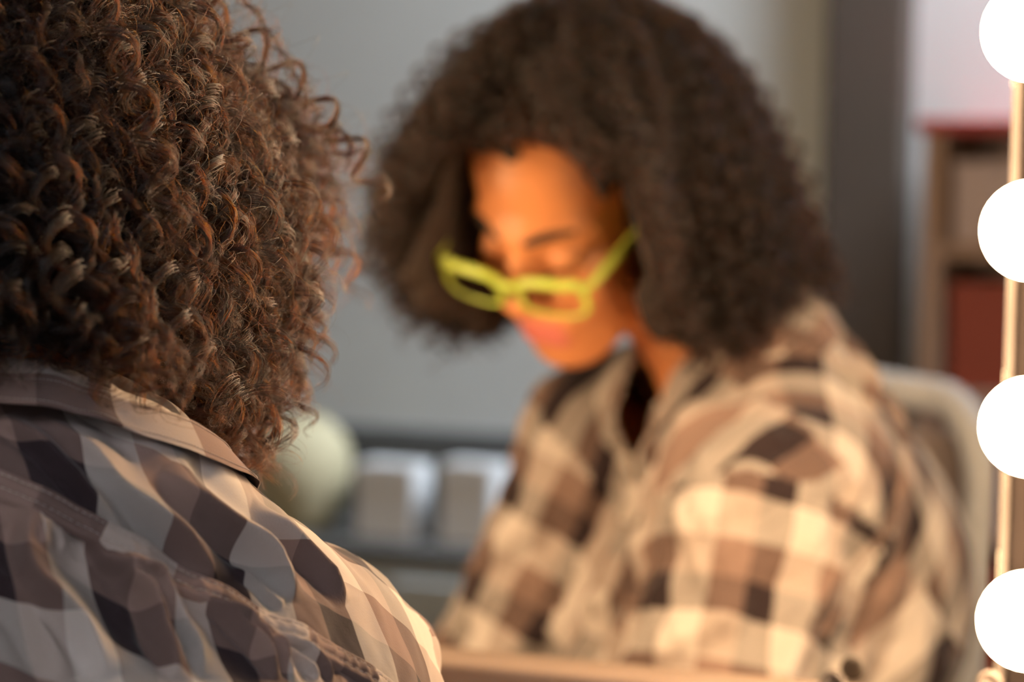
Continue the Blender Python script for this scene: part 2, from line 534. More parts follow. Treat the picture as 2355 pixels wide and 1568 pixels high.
HYAW, HPIT = math.radians(-9), math.radians(43)
hf = np.array([-math.sin(HYAW), math.cos(HYAW), 0]); hr = np.array([math.cos(HYAW), math.sin(HYAW), 0])
HF = math.cos(HPIT) * hf - math.sin(HPIT) * UZ
HU = math.cos(HPIT) * UZ + math.sin(HPIT) * hf
HR = hr
HC = refl(P(1336, 424, 1.85))
def tilt(a, phi):
    """lean the head a little to its own side, as the mirror shows it"""
    v = a - 2 * (a @ MN) * MN
    v = np.array([v[0] * math.cos(phi) + v[2] * math.sin(phi), v[1], -v[0] * math.sin(phi) + v[2] * math.cos(phi)])
    return v - 2 * (v @ MN) * MN
HR, HF, HU = (tilt(a, math.radians(9)) for a in (hr, HF, HU))
HAX = (HR, HF, HU)
def HP(r, f, u): return HC + HR * r + HF * f + HU * u

SH_R, SH_L = WB(.140, .075, -.150), WB(-.135, .075, -.120)
EL_R = SH_R + .29 * (-.93 * UZ + .28 * FH + .27 * RH)
EL_L = SH_L + .29 * (-.90 * UZ + .37 * FH - .10 * RH)
TABLE_Z = 0.68
WR_R = EL_R + .24 * np.array([-.25, .60, .30]); WR_R[2] = TABLE_Z + .05
WR_L = EL_L + .22 * np.array([.30, .70, .1]); WR_L[2] = TABLE_Z + .05
PEL = WB(0, -.14, -.50)
print('C7', C7, 'HC', HC, 'SH_R px', project(SH_R), 'virt', project(refl(SH_R)), 'C7v', project(refl(C7)), 'MN', MN, 'MC', MC)
print('ELR', EL_R, 'WRR', WR_R, MC - WR_R @ MN, 'PEL', PEL)

def torso_sdf(p):
    q = frame(p, C7, BAX)
    d = ellip(q, (0, .095, -.16), (.130, .105, .16))
    for s in (-1, 1):
        d = smin(d, capsule(q, (s * .02, .045, -.035), (s * .095, .085, -.095), .052, .044), .05)
    d = smin(d, ellip(q, (0, .150, -.225), (.135, .075, .080)), .05)
    wq = frame(p, C7, (RH, FH, UZ))
    d = smin(d, ellip(wq, (0, .02, -.36), (.150, .130, .19)), .07)
    d = smin(d, ellip(wq, (0, -.10, -.50), (.185, .145, .13)), .06)
    return d
def arm_sdf(p):
    d = capsule(p, SH_R, EL_R, .058, .052)
    d = np.minimum(d, capsule(p, SH_L, EL_L, .058, .052))
    return d
def forearm_sdf(p):
    d = capsule(p, EL_R, WR_R, .046, .031)
    return np.minimum(d, capsule(p, EL_L, WR_L, .046, .031))
def shirt_sdf(p):
    d = smin(torso_sdf(p), arm_sdf(p), .09)
    d = smin(d, forearm_sdf(p), .02)
    return d - .010

# ------------------------------------------------------------------ shirt
def march(px, py, fn=shirt_sdf):
    """where the line of sight through a picture point first meets the shirt"""
    px, py = np.atleast_1d(np.asarray(px, float)), np.atleast_1d(np.asarray(py, float))
    v = np.stack([(px - W / 2) / FPX, -(py - H / 2) / FPX, -np.ones_like(px)], 1) @ CRn.T
    v /= np.linalg.norm(v, axis=1)[:, None]
    t = np.full(len(px), 0.72)
    best, bt = np.full(len(px), 9.0), t.copy()
    for _ in range(300):
        p = CPOS + v * t[:, None]
        d = fn(list(p.T))
        up = d < best
        best[up], bt[up] = d[up], t[up]
        t = np.where(d > 1e-4, t + np.maximum(d, 1e-4) * .8, t)
        t = np.minimum(t, 1.4)
    return CPOS + v * np.where(best < .002, t, bt)[:, None]

def grad(fn, p, e=5e-4):
    g = np.stack([fn(list((p + np.eye(3)[k] * e).T)) - fn(list((p - np.eye(3)[k] * e).T)) for k in range(3)], 1)
    return g / np.maximum(np.linalg.norm(g, axis=1), 1e-9)[:, None]

def snap(fn, p, off=0.0, it=8):
    for _ in range(it):
        p = p - grad(fn, p) * (fn(list(p.T)) - off)[:, None] * .9
    return p

def to_B(p): return np.stack([(p - C7) @ RH, (p - C7) @ BF, (p - C7) @ BU], 1)

def seg_dist(p, line, side=False):
    """distance to a polyline and the place along it"""
    best = np.full(len(p), 9.0); al = np.zeros(len(p)); sd = np.zeros(len(p))
    acc = 0.0
    for a, b_ in zip(line[:-1], line[1:]):
        ba = b_ - a
        L = np.linalg.norm(ba)
        h = np.clip((p - a) @ ba / max(L * L, 1e-12), 0, 1)
        d = np.linalg.norm(p - a - h[:, None] * ba, axis=1)
        u = d < best
        best[u], al[u] = d[u], acc + h[u] * L
        if side:
            sd[u] = (p[u] - a) @ np.cross(ba, BF * .8 - UZ * .3)
        acc += L
    return (best, al, acc, sd) if side else (best, al, acc)

def smooth_line(pts, n=40):
    pts = np.asarray(pts, float)
    t = np.linspace(0, len(pts) - 1, n)
    i = np.clip(t.astype(int), 0, len(pts) - 2); f = (t - i)[:, None]
    p0 = pts[np.clip(i - 1, 0, None)]; p1 = pts[i]; p2 = pts[i + 1]; p3 = pts[np.clip(i + 2, None, len(pts) - 1)]
    return .5 * (2 * p1 + (p2 - p0) * f + (2 * p0 - 5 * p1 + 4 * p2 - p3) * f ** 2 + (3 * p1 - p0 - 3 * p2 + p3) * f ** 3)

seam_px = np.array([(0, 1112), (170, 1200), (310, 1268), (500, 1370), (650, 1440), (730, 1490)], float)
seam_w = march(seam_px[:, 0], seam_px[:, 1])
seam_b = to_B(seam_w)
print('seam body coords', np.round(seam_b, 3).tolist())
_k = np.argsort(seam_b[:, 0])
SR, SU = seam_b[_k, 0], seam_b[_k, 2]
def seam_u(r):
    """height of the yoke seam on the body, the same on both sides"""
    r = np.abs(r + .06) - .06
    c = np.polyfit(SR, SU, 2)
    e = np.clip(r, SR.min(), SR.max())
    sl = np.polyval(np.polyder(c), e)
    return np.polyval(c, e) + sl * (r - e)

def wob(p, seed, n, wl0, wl1, dirn=None, spread=1.0):
    """smooth folds: a sum of waves of wavelength wl0..wl1, optionally across one direction"""
    g = np.random.default_rng(seed)
    o = np.zeros(len(p))
    for _ in range(n):
        v = g.normal(size=3)
        if dirn is not None: v = np.asarray(dirn) + v * spread
        v /= np.linalg.norm(v)
        wl = g.uniform(wl0, wl1)
        w2 = g.normal(size=3)
        o += np.sin((p @ v + .25 * wl * np.sin(p @ w2 * 2 * math.pi / (wl * 3) + g.uniform(0, 6))) * 2 * math.pi / wl + g.uniform(0, 6))
    return o / math.sqrt(n)

FOLDS_PX = [  # crest lines of the folds on the back: points, width, height
    ([(0, 958), (46, 988), (100, 1027), (153, 1080), (199, 1130), (238, 1176), (284, 1222)], 0.0042, 0.0060),
    ([(88, 950), (142, 992), (215, 1057), (261, 1111), (326, 1165), (387, 1218), (441, 1272), (494, 1329), (514, 1349)], 0.0060, 0.0072),
    ([(376, 1076), (422, 1130), (460, 1168), (510, 1211), (567, 1253), (609, 1295), (652, 1349), (671, 1387)], 0.0068, 0.0090),
    ([(544, 1306), (583, 1333), (613, 1364), (652, 1395)], 0.0030, 0.0032),
    ([(586, 1165), (652, 1226), (713, 1287), (763, 1345), (797, 1391)], 0.0060, 0.0058),
    ([(50, 1157), (69, 1195), (65, 1241), (69, 1295), (88, 1352), (126, 1391), (165, 1437), (215, 1494), (249, 1556)], 0.0068, 0.0100),
    ([(-61, 1295), (0, 1333), (34, 1364), (77, 1418), (115, 1487), (153, 1556)], 0.0070, 0.0070),
    ([(176, 1195), (215, 1241), (245, 1287), (276, 1318)], 0.0026, 0.0034),
    ([(245, 1268), (284, 1303), (299, 1329), (330, 1360), (356, 1410), (368, 1460), (399, 1525), (406, 1563)], 0.0045, 0.0082),
    ([(276, 1287), (330, 1306), (368, 1337), (387, 1379), (422, 1444), (452, 1494), (471, 1556)], 0.0038, 0.0064),
    ([(318, 1306), (345, 1318), (368, 1333)], 0.0020, 0.0022),
    ([(460, 1372), (510, 1402), (548, 1444), (586, 1487), (629, 1548), (636, 1563)], 0.0034, 0.0060),
    ([(514, 1402), (552, 1425), (598, 1460), (636, 1498), (667, 1548), (675, 1567)], 0.0030, 0.0050),
    ([(560, 1418), (613, 1448), (632, 1487), (644, 1525)], 0.0022, 0.0032),
    ([(652, 1471), (682, 1510), (713, 1540), (728, 1563)], 0.0022, 0.0032),
    ([(659, 1464), (705, 1494), (747, 1548), (763, 1571)], 0.0028, 0.0040),
    ([(100, 1195), (103, 1234), (100, 1268)], 0.0026, 0.0030),
    ([(126, 1211), (146, 1241), (142, 1268)], 0.0024, 0.0028),
]
FOLDS = []
for pts, w, h in FOLDS_PX:
    q = smooth_line(pts, 24)
    FOLDS.append((march(q[:, 0], q[:, 1]), w, h))

def fold_disp(p):
    bq = to_B(p)
    d = np.zeros(len(p))
    back = np.clip((.12 - bq[:, 1]) / .06, 0, 1)
    m = back > 0
    pm = p[m]
    dm = np.zeros(len(pm))
    for line, w, h in FOLDS:
        ds, al, L, sd = seg_dist(pm, line, True)
        x = ds / w * np.where(sd > 0, .75, 1.7)
        end = np.clip(np.minimum(al, L - al) / (.25 * L), 0, 1) ** .7
        dm += h * end * (1.25 * np.exp(-np.abs(x) ** 1.5 * 1.1) - .40 * np.exp(-(x - 2.1) ** 2 * 1.1))
    dm += .0006 * wob(pm, 5, 8, .02, .045, RH * .8 + BU * .35, .35)
    # the seam draws the cloth in: small gathers that fade away from it
    dv = bq[m, 2] - seam_u(bq[m, 0])
    g = np.exp(-(np.abs(dv) / np.where(dv < 0, .020, .010)) ** 1.3)
    dm += .0004 * g * wob(pm, 9, 6, .008, .018, RH * .9 + BU * .45, .3)
    d[m] = dm * back[m]
    # front and sleeves: loose bunching
    fr = 1 - back
    dirn = .8 * FH + .35 * RH - .35 * UZ
    d += fr * (.0045 * wob(p, 21, 7, .045, .085, np.cross(BF, RH * .7 + BU * .7), .45) + .002 * wob(p, 22, 6, .02, .04, None))
    return d

person = empty('person', (C7[0], C7[1], 0.0), 'person with dark curly hair and plaid shirt, back to us, head bent before the mirror', 'person')
shirt_e = bpy.data.objects.new('shirt', None); COL.objects.link(shirt_e); shirt_e.parent = person
shirt_e.empty_display_size = .02

# the cloth surface
hand_cut = [(WR_R, (WR_R - EL_R) / np.linalg.norm(WR_R - EL_R)), (WR_L, (WR_L - EL_L) / np.linalg.norm(WR_L - EL_L))]
lo = np.min([SH_L, SH_R, EL_L, EL_R, WR_L, WR_R, PEL, C7], 0) - .22
hi = np.max([SH_L, SH_R, EL_L, EL_R, WR_L, WR_R, PEL, C7], 0) + .22
GS = .0042
ax3 = [np.arange(lo[k], hi[k], GS) for k in range(3)]
F = grid_eval(lambda p: shirt_sdf(p).astype(np.float32), *ax3)
SV, SQ = surface_net(F, *ax3)
del F
SV = SV.astype(float)
cen = SV[SQ].mean(1)
cb = to_B(cen)
keep = np.ones(len(SQ), bool)
for o, a in hand_cut: keep &= ~(((cen - o) @ a > -.015) & (np.linalg.norm(cen - o, axis=1) < .12))
keep &= cen[:, 2] > PEL[2] - .07
# neck opening and the open front below the collar
NK = B(0, .055, 0)
keep &= ~((np.hypot(cb[:, 0], cb[:, 1] - .055) < .054) & (cb[:, 2] > -.08))
cz = cen[:, 2] - C7[2]; cf = (cen - C7) @ FH
vee = (np.abs(cb[:, 0]) < .036 * np.clip((cz + .15) / .07, 0, 1)) & (cf > .03) & (cz > -.15)
keep &= ~vee
def on_sleeve(c):
    out = np.zeros(len(c), int)
    for k, (S, E, sg) in enumerate(((SH_R, EL_R, 1), (SH_L, EL_L, -1))):
        a = (E - S) / np.linalg.norm(E - S)
        nrm = a * .95 + RH * sg * .30
        nrm /= np.linalg.norm(nrm)
        ad = np.minimum(capsule(list(c.T), S, E, .066, .052), capsule(list(c.T), E, (WR_R, WR_L)[k], .046, .031))
        out[((c - S) @ nrm > .0) & (ad < .035)] = k + 1
    return out
sl = on_sleeve(cen)
yoke = (sl == 0) & (cb[:, 2] > seam_u(cb[:, 0])) & (cb[:, 1] < .085)
front = (sl == 0) & ~yoke & (cb[:, 1] > .085)
backp = (sl == 0) & ~yoke & ~front

# cloth coordinates of the back, fixed at the stripes one can see
def rb(pts):
    w = march([p[0] for p in pts], [p[1] for p in pts]); return to_B(w)
yk = rb([(190, 1000), (345, 1030), (509, 1099), (671, 1407)])
bk = rb([(110, 1330), (200, 1330), (345, 1400), (392, 1420), (470, 1440)])
print('yoke stripes r', yk[:, 0], 'back stripes r', bk[:, 0])
def lin_interp(x, xp, fp):
    i = np.clip(np.searchsorted(xp, x) - 1, 0, len(xp) - 2)
    return fp[i] + (x - xp[i]) * (fp[i + 1] - fp[i]) / (xp[i + 1] - xp[i])
def uv_of(p, part):
    q = to_B(p)
    if part in ('yoke', 'back_panel'):
        dv = q[:, 2] - seam_u(q[:, 0])
        if part == 'yoke':
            u = lin_interp(q[:, 0] + .10 * dv, yk[:3, 0], np.array([0, .032, .086]))
            v = .086 - dv * 1.05
        else:
            u = lin_interp(q[:, 0] + .03 * dv, bk[[0, 3], 0], np.array([.032 + .086, .032])) 
            v = .035 - dv * 1.1
    elif part == 'front_panel':
        c, s = math.cos(.6), math.sin(.6)
        x = q[:, 0] * 1.1; y = q[:, 2]
        sg = np.where(x > 0, 1, -1)
        u = x * c + y * s * sg; v = -x * s * sg + y * c
        u, v = u + .01, v + .03
    else:
        S, E = (SH_R, EL_R) if part == 'sleeve' else (SH_L, EL_L)
        a = (E - S) / np.linalg.norm(E - S)
        e = np.cross(a, RH); e /= np.linalg.norm(e); g = np.cross(a, e)
        d = p - S
        u = np.arctan2(d @ g, d @ e) * .070
        v = d @ a
        u, v = u + .02, v + .0
    return np.stack([u, v], 1)

def cloth(parts, levels):
    """smooth the whole surface once, then cut it into the shirt's pieces"""
    mask = np.zeros(len(SQ), bool)
    for _, m_, _ in parts: mask |= m_
    mask &= keep
    f = SQ[mask]
    ids, inv = np.unique(f, return_inverse=True)
    v, f = SV[ids], inv.reshape(f.shape)
    tmp = mesh_obj('tmp', v, f, None)
    m = tmp.modifiers.new('s', 'SUBSURF'); m.levels = levels; m.render_levels = levels
    dg = bpy.context.evaluated_depsgraph_get()
    me = tmp.evaluated_get(dg).to_mesh()
    n = len(me.vertices); vv = np.empty(n * 3, np.float32); me.vertices.foreach_get('co', vv)
    li = np.empty(len(me.loops), np.int32); me.loops.foreach_get('vertex_index', li)
    vv = vv.reshape(-1, 3).astype(float); ff = li.reshape(-1, 4)
    bpy.data.objects.remove(tmp)
    src = np.repeat(np.where(mask)[0], 4 ** levels)
    vn = grad(shirt_sdf, vv, 2e-3)
    dv = vv + vn * fold_disp(vv)[:, None]
    print('cloth', len(f), len(ff), n)
    for name, m_, part in parts:
        g = ff[m_[src]]
        ix, inv = np.unique(g, return_inverse=True)
        mesh_obj(name, dv[ix], inv.reshape(g.shape), M['plaid'], shirt_e, True, uv_of(vv[ix], part))

cloth([('yoke', yoke, 'yoke'), ('back_panel', backp, 'back_panel'),
       ('front_panel', front & (cb[:, 0] > 0), 'front_panel'), ('front_panel', front & (cb[:, 0] <= 0), 'front_panel'),
       ('sleeve', sl == 1, 'sleeve'), ('sleeve', sl == 2, 'sleeve2')], 2)

def on_cloth(p, off):
    """a spot on the folded cloth, lifted by off"""
    p = snap(shirt_sdf, p)
    return p + grad(shirt_sdf, p, 2e-3) * (fold_disp(p) + off)[:, None]

# the yoke seam: a stitched, puckered band
def seam_band():
    n, m = 700, 15
    r = np.linspace(-.17, .20, n)
    rows = []
    base = C7 + RH * r[:, None] + BU * seam_u(r)[:, None] - BF * .05
    # walk onto the back from behind
    p = base.copy()
    for _ in range(60):
        d = shirt_sdf(list(p.T)); p = p + BF * (np.clip(d, -.02, .02) * .8)[:, None]
    p = snap(shirt_sdf, p)
    tan = np.gradient(p, axis=0); tan /= np.linalg.norm(tan, axis=1)[:, None]
    nr = grad(shirt_sdf, p, 2e-3)
    up = np.cross(nr, tan); up *= np.sign((up @ BU))[:, None]
    s = np.concatenate([[0], np.cumsum(np.linalg.norm(np.diff(p, axis=0), axis=1))])
    prof = []
    fd = fold_disp(p)
    kr = np.exp(-(np.arange(-24, 25) / 9.0) ** 2); kr /= kr.sum()
    fd = np.convolve(np.pad(fd, 24, mode='edge'), kr, mode='valid')
    for j in range(m):
        x = -1 + 2 * j / (m - 1)
        q = p + up * (x * .0058)
        h = .0004 + .0019 * (1 - abs(x) ** 3.0) ** .6 if abs(x) < 1 else -.0010
        puck = .00028 * wob(q, 31, 5, .004, .009, tan.mean(0), .3) * (1 - x * x)
        groove = -.0008 * (math.exp(-((x - .55) / .12) ** 2) + math.exp(-((x + .30) / .12) ** 2))
        q = snap(shirt_sdf, q)
        prof.append(q + grad(shirt_sdf, q, 2e-3) * (fd + .0008 + h + groove + puck)[:, None])
    G = np.stack(prof, 1)
    ids = np.arange(n * m).reshape(n, m)
    f = np.stack([ids[:-1, :-1], ids[1:, :-1], ids[1:, 1:], ids[:-1, 1:]], -1).reshape(-1, 4)
    uv = np.stack([np.repeat(lin_interp(r, yk[:3, 0], np.array([0, .032, .086])), m), np.tile(np.linspace(.036, .048, m), n)], 1)
    o = mesh_obj('yoke_seam', G.reshape(-1, 3), f, M['plaid'], shirt_e, True, uv)
    # two rows of stitches
    b = MB()
    for x in (.55, -.30):
        j = int(round((x + 1) / 2 * (m - 1)))
        row = G[:, j]
        k = 0.0
        while k < s[-1] - .003:
            i0, i1 = np.searchsorted(s, k), np.searchsorted(s, k + .0019)
            if i1 < n and abs(r[i0]) < .19:
                a, c = row[i0] + nr[i0] * .0001, row[i1] + nr[i1] * .0001
                b.tube([a, (a + c) / 2 + nr[i0] * .00035, c], .00016, 5)
            k += .0027
    b.build('stitching', M['thread'], o, smooth=True)
seam_band()

# collar: a stand round the neck that folds over and falls
def collar():
    n = 160
    th = np.radians(np.linspace(-158, 158, n))
    cen_ = B(-.008, .05, -.019)
    cl, ro = math.radians(27), math.radians(14)
    CF = math.cos(cl) * FH - math.sin(cl) * UZ; C0 = math.cos(cl) * UZ + math.sin(cl) * FH
    CX = math.cos(ro) * RH - math.sin(ro) * C0; CU = math.cos(ro) * C0 + math.sin(ro) * RH
    G = []
    # profile: (radius added, height); stand up inside, fold, fall outside
    for t in th:
        k = abs(t) / math.pi
        fall = .022 + .040 * np.clip((k - .55) / .33, 0, 1) ** 1.5
        hgt = .034 - .012 * np.clip((k - .35) / .5, 0, 1)
        a_, b_ = .071, .070
        dirv = CX * math.sin(t) - CF * math.cos(t)
        ring = cen_ + CX * a_ * math.sin(t) - CF * b_ * math.cos(t)
        pr = [(-.001, -.012), (-.0015, .0), (-.002, hgt * .5), (-.0015, hgt - .004), (.0005, hgt), (.0035, hgt + .0012), (.0065, hgt - .001), (.009, hgt - .006)]
        m2 = 9
        for i in range(1, m2 + 1):
            x = i / m2
            pr.append((.009 + .007 * x + .004 * x * x, hgt - .006 - fall * x * .80))
        x_, h_ = pr[-1]
        pr += [(x_ - .0008, h_ - .0006), (x_ - .0016, h_ + .0004)]
        for i in range(m2 - 1, 2, -1):
            x = i / m2
            pr.append((.0075 + .007 * x + .004 * x * x - .0012, hgt - .006 - fall * x * .80))
        G.append([ring + dirv * x + CU * h for x, h in pr])
    G = np.array(G); m = G.shape[1]
    flat = G.reshape(-1, 3)
    flat = flat + .0011 * wob(flat, 41, 6, .012, .05)[:, None] * (flat - cen_) / .08
    # do not sink into the cloth below
    d = shirt_sdf(list(flat.T)); g = grad(shirt_sdf, flat)
    prof_out = np.tile(np.arange(m) >= 8, n)
    need = np.clip(.0035 - d, 0, .02) * prof_out
    flat = flat + g * need[:, None]
    ids = np.arange(n * m).reshape(n, m)
    f = np.stack([ids[:-1, :-1], ids[1:, :-1], ids[1:, 1:], ids[:-1, 1:]], -1).reshape(-1, 4)
    u = np.repeat(th * .070 - .02, m)
    seg = np.concatenate([np.zeros((n, 1)), np.cumsum(np.linalg.norm(np.diff(G, axis=1), axis=2), 1)], 1)
    uv = np.stack([u, seg.ravel() + .058], 1)
    o = mesh_obj('collar', flat, f, M['plaid'], shirt_e, True, uv)
    # topstitch close to the fold and the lower edge
    b = MB(); nn = G.shape[0]
    FG = flat.reshape(n, m, 3)
    for j in (9, 15):
        for i in range(2, n - 3, 1):
            for q in (0.08, .55):
                a = FG[i, j] * (1 - q) + FG[i + 1, j] * q
                c = FG[i, j] * (1 - q - .3) + FG[i + 1, j] * (q + .3)
                nr = (a - cen_); nr = nr / np.linalg.norm(nr)
                b.tube([a + nr * .0002, (a + c) / 2 + nr * .0005, c + nr * .0002], .00016, 4)
    b.build('stitching', M['thread'], o, smooth=True)
collar()

# button placket, buttons and a breast pocket on the front
def front_grid(r0, r1, u0, u1, n, m, off, name, uvk, tilt=0.0, parent=None):
    r = np.linspace(r0, r1, n); u = np.linspace(u0, u1, m)
    R_, U_ = np.meshgrid(r, u, indexing='ij')
    p = C7 + RH * (R_.ravel() + tilt * U_.ravel())[:, None] + UZ * U_.ravel()[:, None] + FH * .30
    for _ in range(80):
        d = shirt_sdf(list(p.T)); p = p - FH * (np.clip(d, -.02, .02) * .7)[:, None]
    ed = np.minimum(np.minimum(np.abs(R_ - r0), np.abs(R_ - r1)), np.minimum(np.abs(U_ - u0), np.abs(U_ - u1))).ravel()
    p = on_cloth(p, np.where(ed < 1e-6, -.002, off))
    ids = np.arange(n * m).reshape(n, m)
    f = np.stack([ids[:-1, :-1], ids[1:, :-1], ids[1:, 1:], ids[:-1, 1:]], -1).reshape(-1, 4)
    uv = np.stack([R_.ravel() + uvk[0], U_.ravel() + uvk[1]], 1)
    return mesh_obj(name, p, f, M['plaid'], parent or shirt_e, True, uv), p.reshape(n, m, 3)
pl, G = front_grid(-.016, .016, -.42, -.140, 9, 110, .003, 'placket', (.01, .0))
for k in (10, 40, 70, 100):
    c = G[4, k]; nr = FH * .9 - UZ * .1
    b = MB(); b.lathe(c, nr, [(.003, -.001), (.0055, .0), (.006, .002), (.0045, .003), (.0035, .0022), (.0, .0022)], 20)
    b.build('button', M['button'], pl, smooth=True)
front_grid(.045, .115, -.30, -.19, 24, 30, .003, 'breast_pocket', (.03, .02), .1)

# ------------------------------------------------------------------ the body, one continuous surface
def head_sdf(p):
    q = frame(p, HC, HAX)
    qm = [np.abs(q[0]), q[1], q[2]]
    d = ellip(q, (0, -.012, .035), (.074, .096, .086))
    d = smin(d, ellip(q, (0, .036, -.045), (.058, .056, .074)), .03)
    d = smin(d, ellip(q, (0, .062, -.104), (.026, .026, .018)), .03)          # chin
    d = smin(d, ellip(qm, (.037, .058, -.035), (.024, .022, .022)), .02)      # cheeks
    d = smin(d, capsule(qm, (.008, .083, .018), (.044, .067, .017), .010, .006), .012)   # brow
    d = smin(d, capsule(q, (0, .085, .010), (0, .103, -.034), .008, .0125), .010)        # nose
    d = smin(d, ellip(qm, (.014, .096, -.038), (.0105, .012, .009)), .007)
    d = smax(d, -ellip(qm, (.007, .104, -.0475), (.004, .006, .004)), .003)
    d = smax(d, -ellip(qm, (.031, .097, -.006), (.016, .014, .012)), .012)     # sockets
    d = smin(d, ellip(qm, (.031, .074, -.006), (.0135, .013, .0125)), .004)    # lowered lids over the eyes
    d = smax(d, -capsule(qm, (.020, .0885, -.0125), (.042, .082, -.0125), .0012, .0012), .002)
    d = smin(d, capsule(q, (-.016, .087, -.066), (.016, .087, -.066), .0075, .0075), .007)   # lips
    d = smin(d, capsule(q, (-.013, .086, -.079), (.013, .086, -.079), .0085, .0085), .006)
    d = smax(d, -capsule(q, (-.022, .096, -.0722), (.022, .096, -.0722), .0022, .0022), .003)
    d = smin(d, ellip(qm, (.074, -.008, -.012), (.008, .019, .031)), .008)     # ears
    d = smax(d, -ellip(qm, (.083, -.004, -.010), (.006, .010, .018)), .005)
    return d
HAND = []
def finger_set():
    for W_, E_, side in ((WR_R, EL_R, 1), (WR_L, EL_L, -1)):
        d = W_ - E_; d[2] = 0; d /= np.linalg.norm(d)
        lat = np.cross(d, UZ) * side * 1.0
        o = W_.copy(); o[2] = TABLE_Z + .024
        k = [(o, o + d * .07, .024, .021)]
        k.append((o + lat * .012, o + d * .075 + lat * .026, .016, .012)); k.append((o - lat * .012, o + d * .07 - lat * .028, .016, .011))
        for i, (x, L) in enumerate(((.030, .066), (.011, .074), (-.009, .069), (-.028, .054))):
            a = o + d * .078 + lat * x; b_ = a + d * L * .5 + UZ * .004; c = b_ + d * L * .35 - UZ * .010; e = c + d * L * .2 - UZ * .006
            k += [(a, b_, .0095, .0085), (b_, c, .0085, .0075), (c, e, .0075, .0065)]
        a = o + d * .02 + lat * .022; b_ = a + d * .032 + lat * .026; c = b_ + d * .028 + lat * .006 - UZ * .006
        k += [(a, b_, .013, .0105), (b_, c, .0105, .008)]
        HAND.append((o, k))
finger_set()
KNEE = [WB(.13, .26, 0), WB(-.13, .26, 0)]; HIP = [PEL + RH * .09 - UZ * .03, PEL - RH * .09 - UZ * .03]; ANK = []
for k_ in range(2):
    KNEE[k_] = HIP[k_] + FH * .40 + RH * (.04, -.04)[k_]; KNEE[k_][2] = .50
    a_ = KNEE[k_] - FH * .06; a_[2] = .09; ANK.append(a_)
def body_sdf(p):
    d = torso_sdf(p) + .014
    d = smin(d, arm_sdf(p) + .014, .05)
    d = smin(d, forearm_sdf(p) + .010, .02)
    d = smin(d, capsule(p, B(0, .055, -.06), HP(0, -.030, -.05), .054, .049), .025)
    h = head_sdf(p)
    d = smin(d, h, .015)
    for k in range(2):
        d = smin(d, capsule(p, HIP[k], KNEE[k], .085, .06), .03)
        d = smin(d, capsule(p, KNEE[k], ANK[k], .055, .04), .02)
        t = ANK[k] + FH * .15; t[2] = .04
        hl = ANK[k].copy(); hl[2] = .045
        d = smin(d, capsule(p, hl, t, .042, .036), .02)
        for a, b_, r0, r1 in HAND[k][1]:
            d = smin(d, capsule(p, a, b_, r0, r1), .005)
    return d
def grade(lo, hi, spans, coarse):
    """grid lines, fine inside the spans"""
    out = [lo]
    while out[-1] < hi:
        x = out[-1]; h = coarse
        for a, b_, s in spans:
            if a - coarse <= x <= b_: h = min(h, s)
        out.append(x + h)
    return np.array(out)
pts_all = np.array([C7, HC, PEL] + KNEE + ANK + [a for a in (SH_L, SH_R, EL_L, EL_R, WR_L, WR_R)])
lo = pts_all.min(0) - .24; hi = pts_all.max(0) + .24; lo[2] = -.01; hi[2] = HC[2] + .16
hands = np.array([h[0] for h in HAND])
gx = grade(lo[0], hi[0], [(HC[0] - .10, HC[0] + .10, .0032), (hands[:, 0].min() - .1, hands[:, 0].max() + .1, .0045)], .012)
gy = grade(lo[1], hi[1], [(HC[1] - .06, HC[1] + .13, .0032), (hands[:, 1].min() - .05, hands[:, 1].max() + .18, .0045)], .012)
gz = grade(lo[2], hi[2], [(HC[2] - .17, HC[2] + .13, .0032), (TABLE_Z, TABLE_Z + .06, .0045)], .014)
F = grid_eval(lambda p: body_sdf(p).astype(np.float32), gx, gy, gz)
BV, BQ = surface_net(F, gx, gy, gz); del F
body = mesh_obj('body', BV, BQ, M['skin'], person, True)
q = np.stack([(BV - HC) @ HR, (BV - HC) @ HF, (BV - HC) @ HU], 1)
lip = np.clip(1 - (np.abs(q[:, 2] + .0725) - .010) / .004, 0, 1) * np.clip(1 - (np.abs(q[:, 0]) - .019) / .005, 0, 1) * (q[:, 1] > .078)
at = body.data.attributes.new('lips', 'FLOAT', 'POINT'); at.data.foreach_set('value', lip.astype(np.float32))

def brow(sg):
    t = np.linspace(0, 1, 9)
    pts = [HP(sg * (.014 + .036 * x), .10 - .02 * x * x, .016 + .007 * math.sin(2.2 * x)) for x in t]
    pts = snap(lambda p: head_sdf(p), np.array(pts), -.001)
    b = MB(); b.tube(pts, [.002 + .0022 * math.sin(math.pi * min(1, .15 + .85 * x)) for x in t], 8)
    b.build('eyebrow', M['hairmass'], person, smooth=True)
brow(1); brow(-1)
def lash(sg):
    pts = [HP(sg * (.019 + .024 * x), .098 - .005 * x, -.0135 - .0015 * math.sin(math.pi * x)) for x in np.linspace(0, 1, 7)]
    pts = snap(lambda p: head_sdf(p), np.array(pts), .0003)
    b = MB(); b.tube(pts, .0011, 6); b.build('eyelashes', M['hairmass'], person, smooth=True)
lash(1); lash(-1)
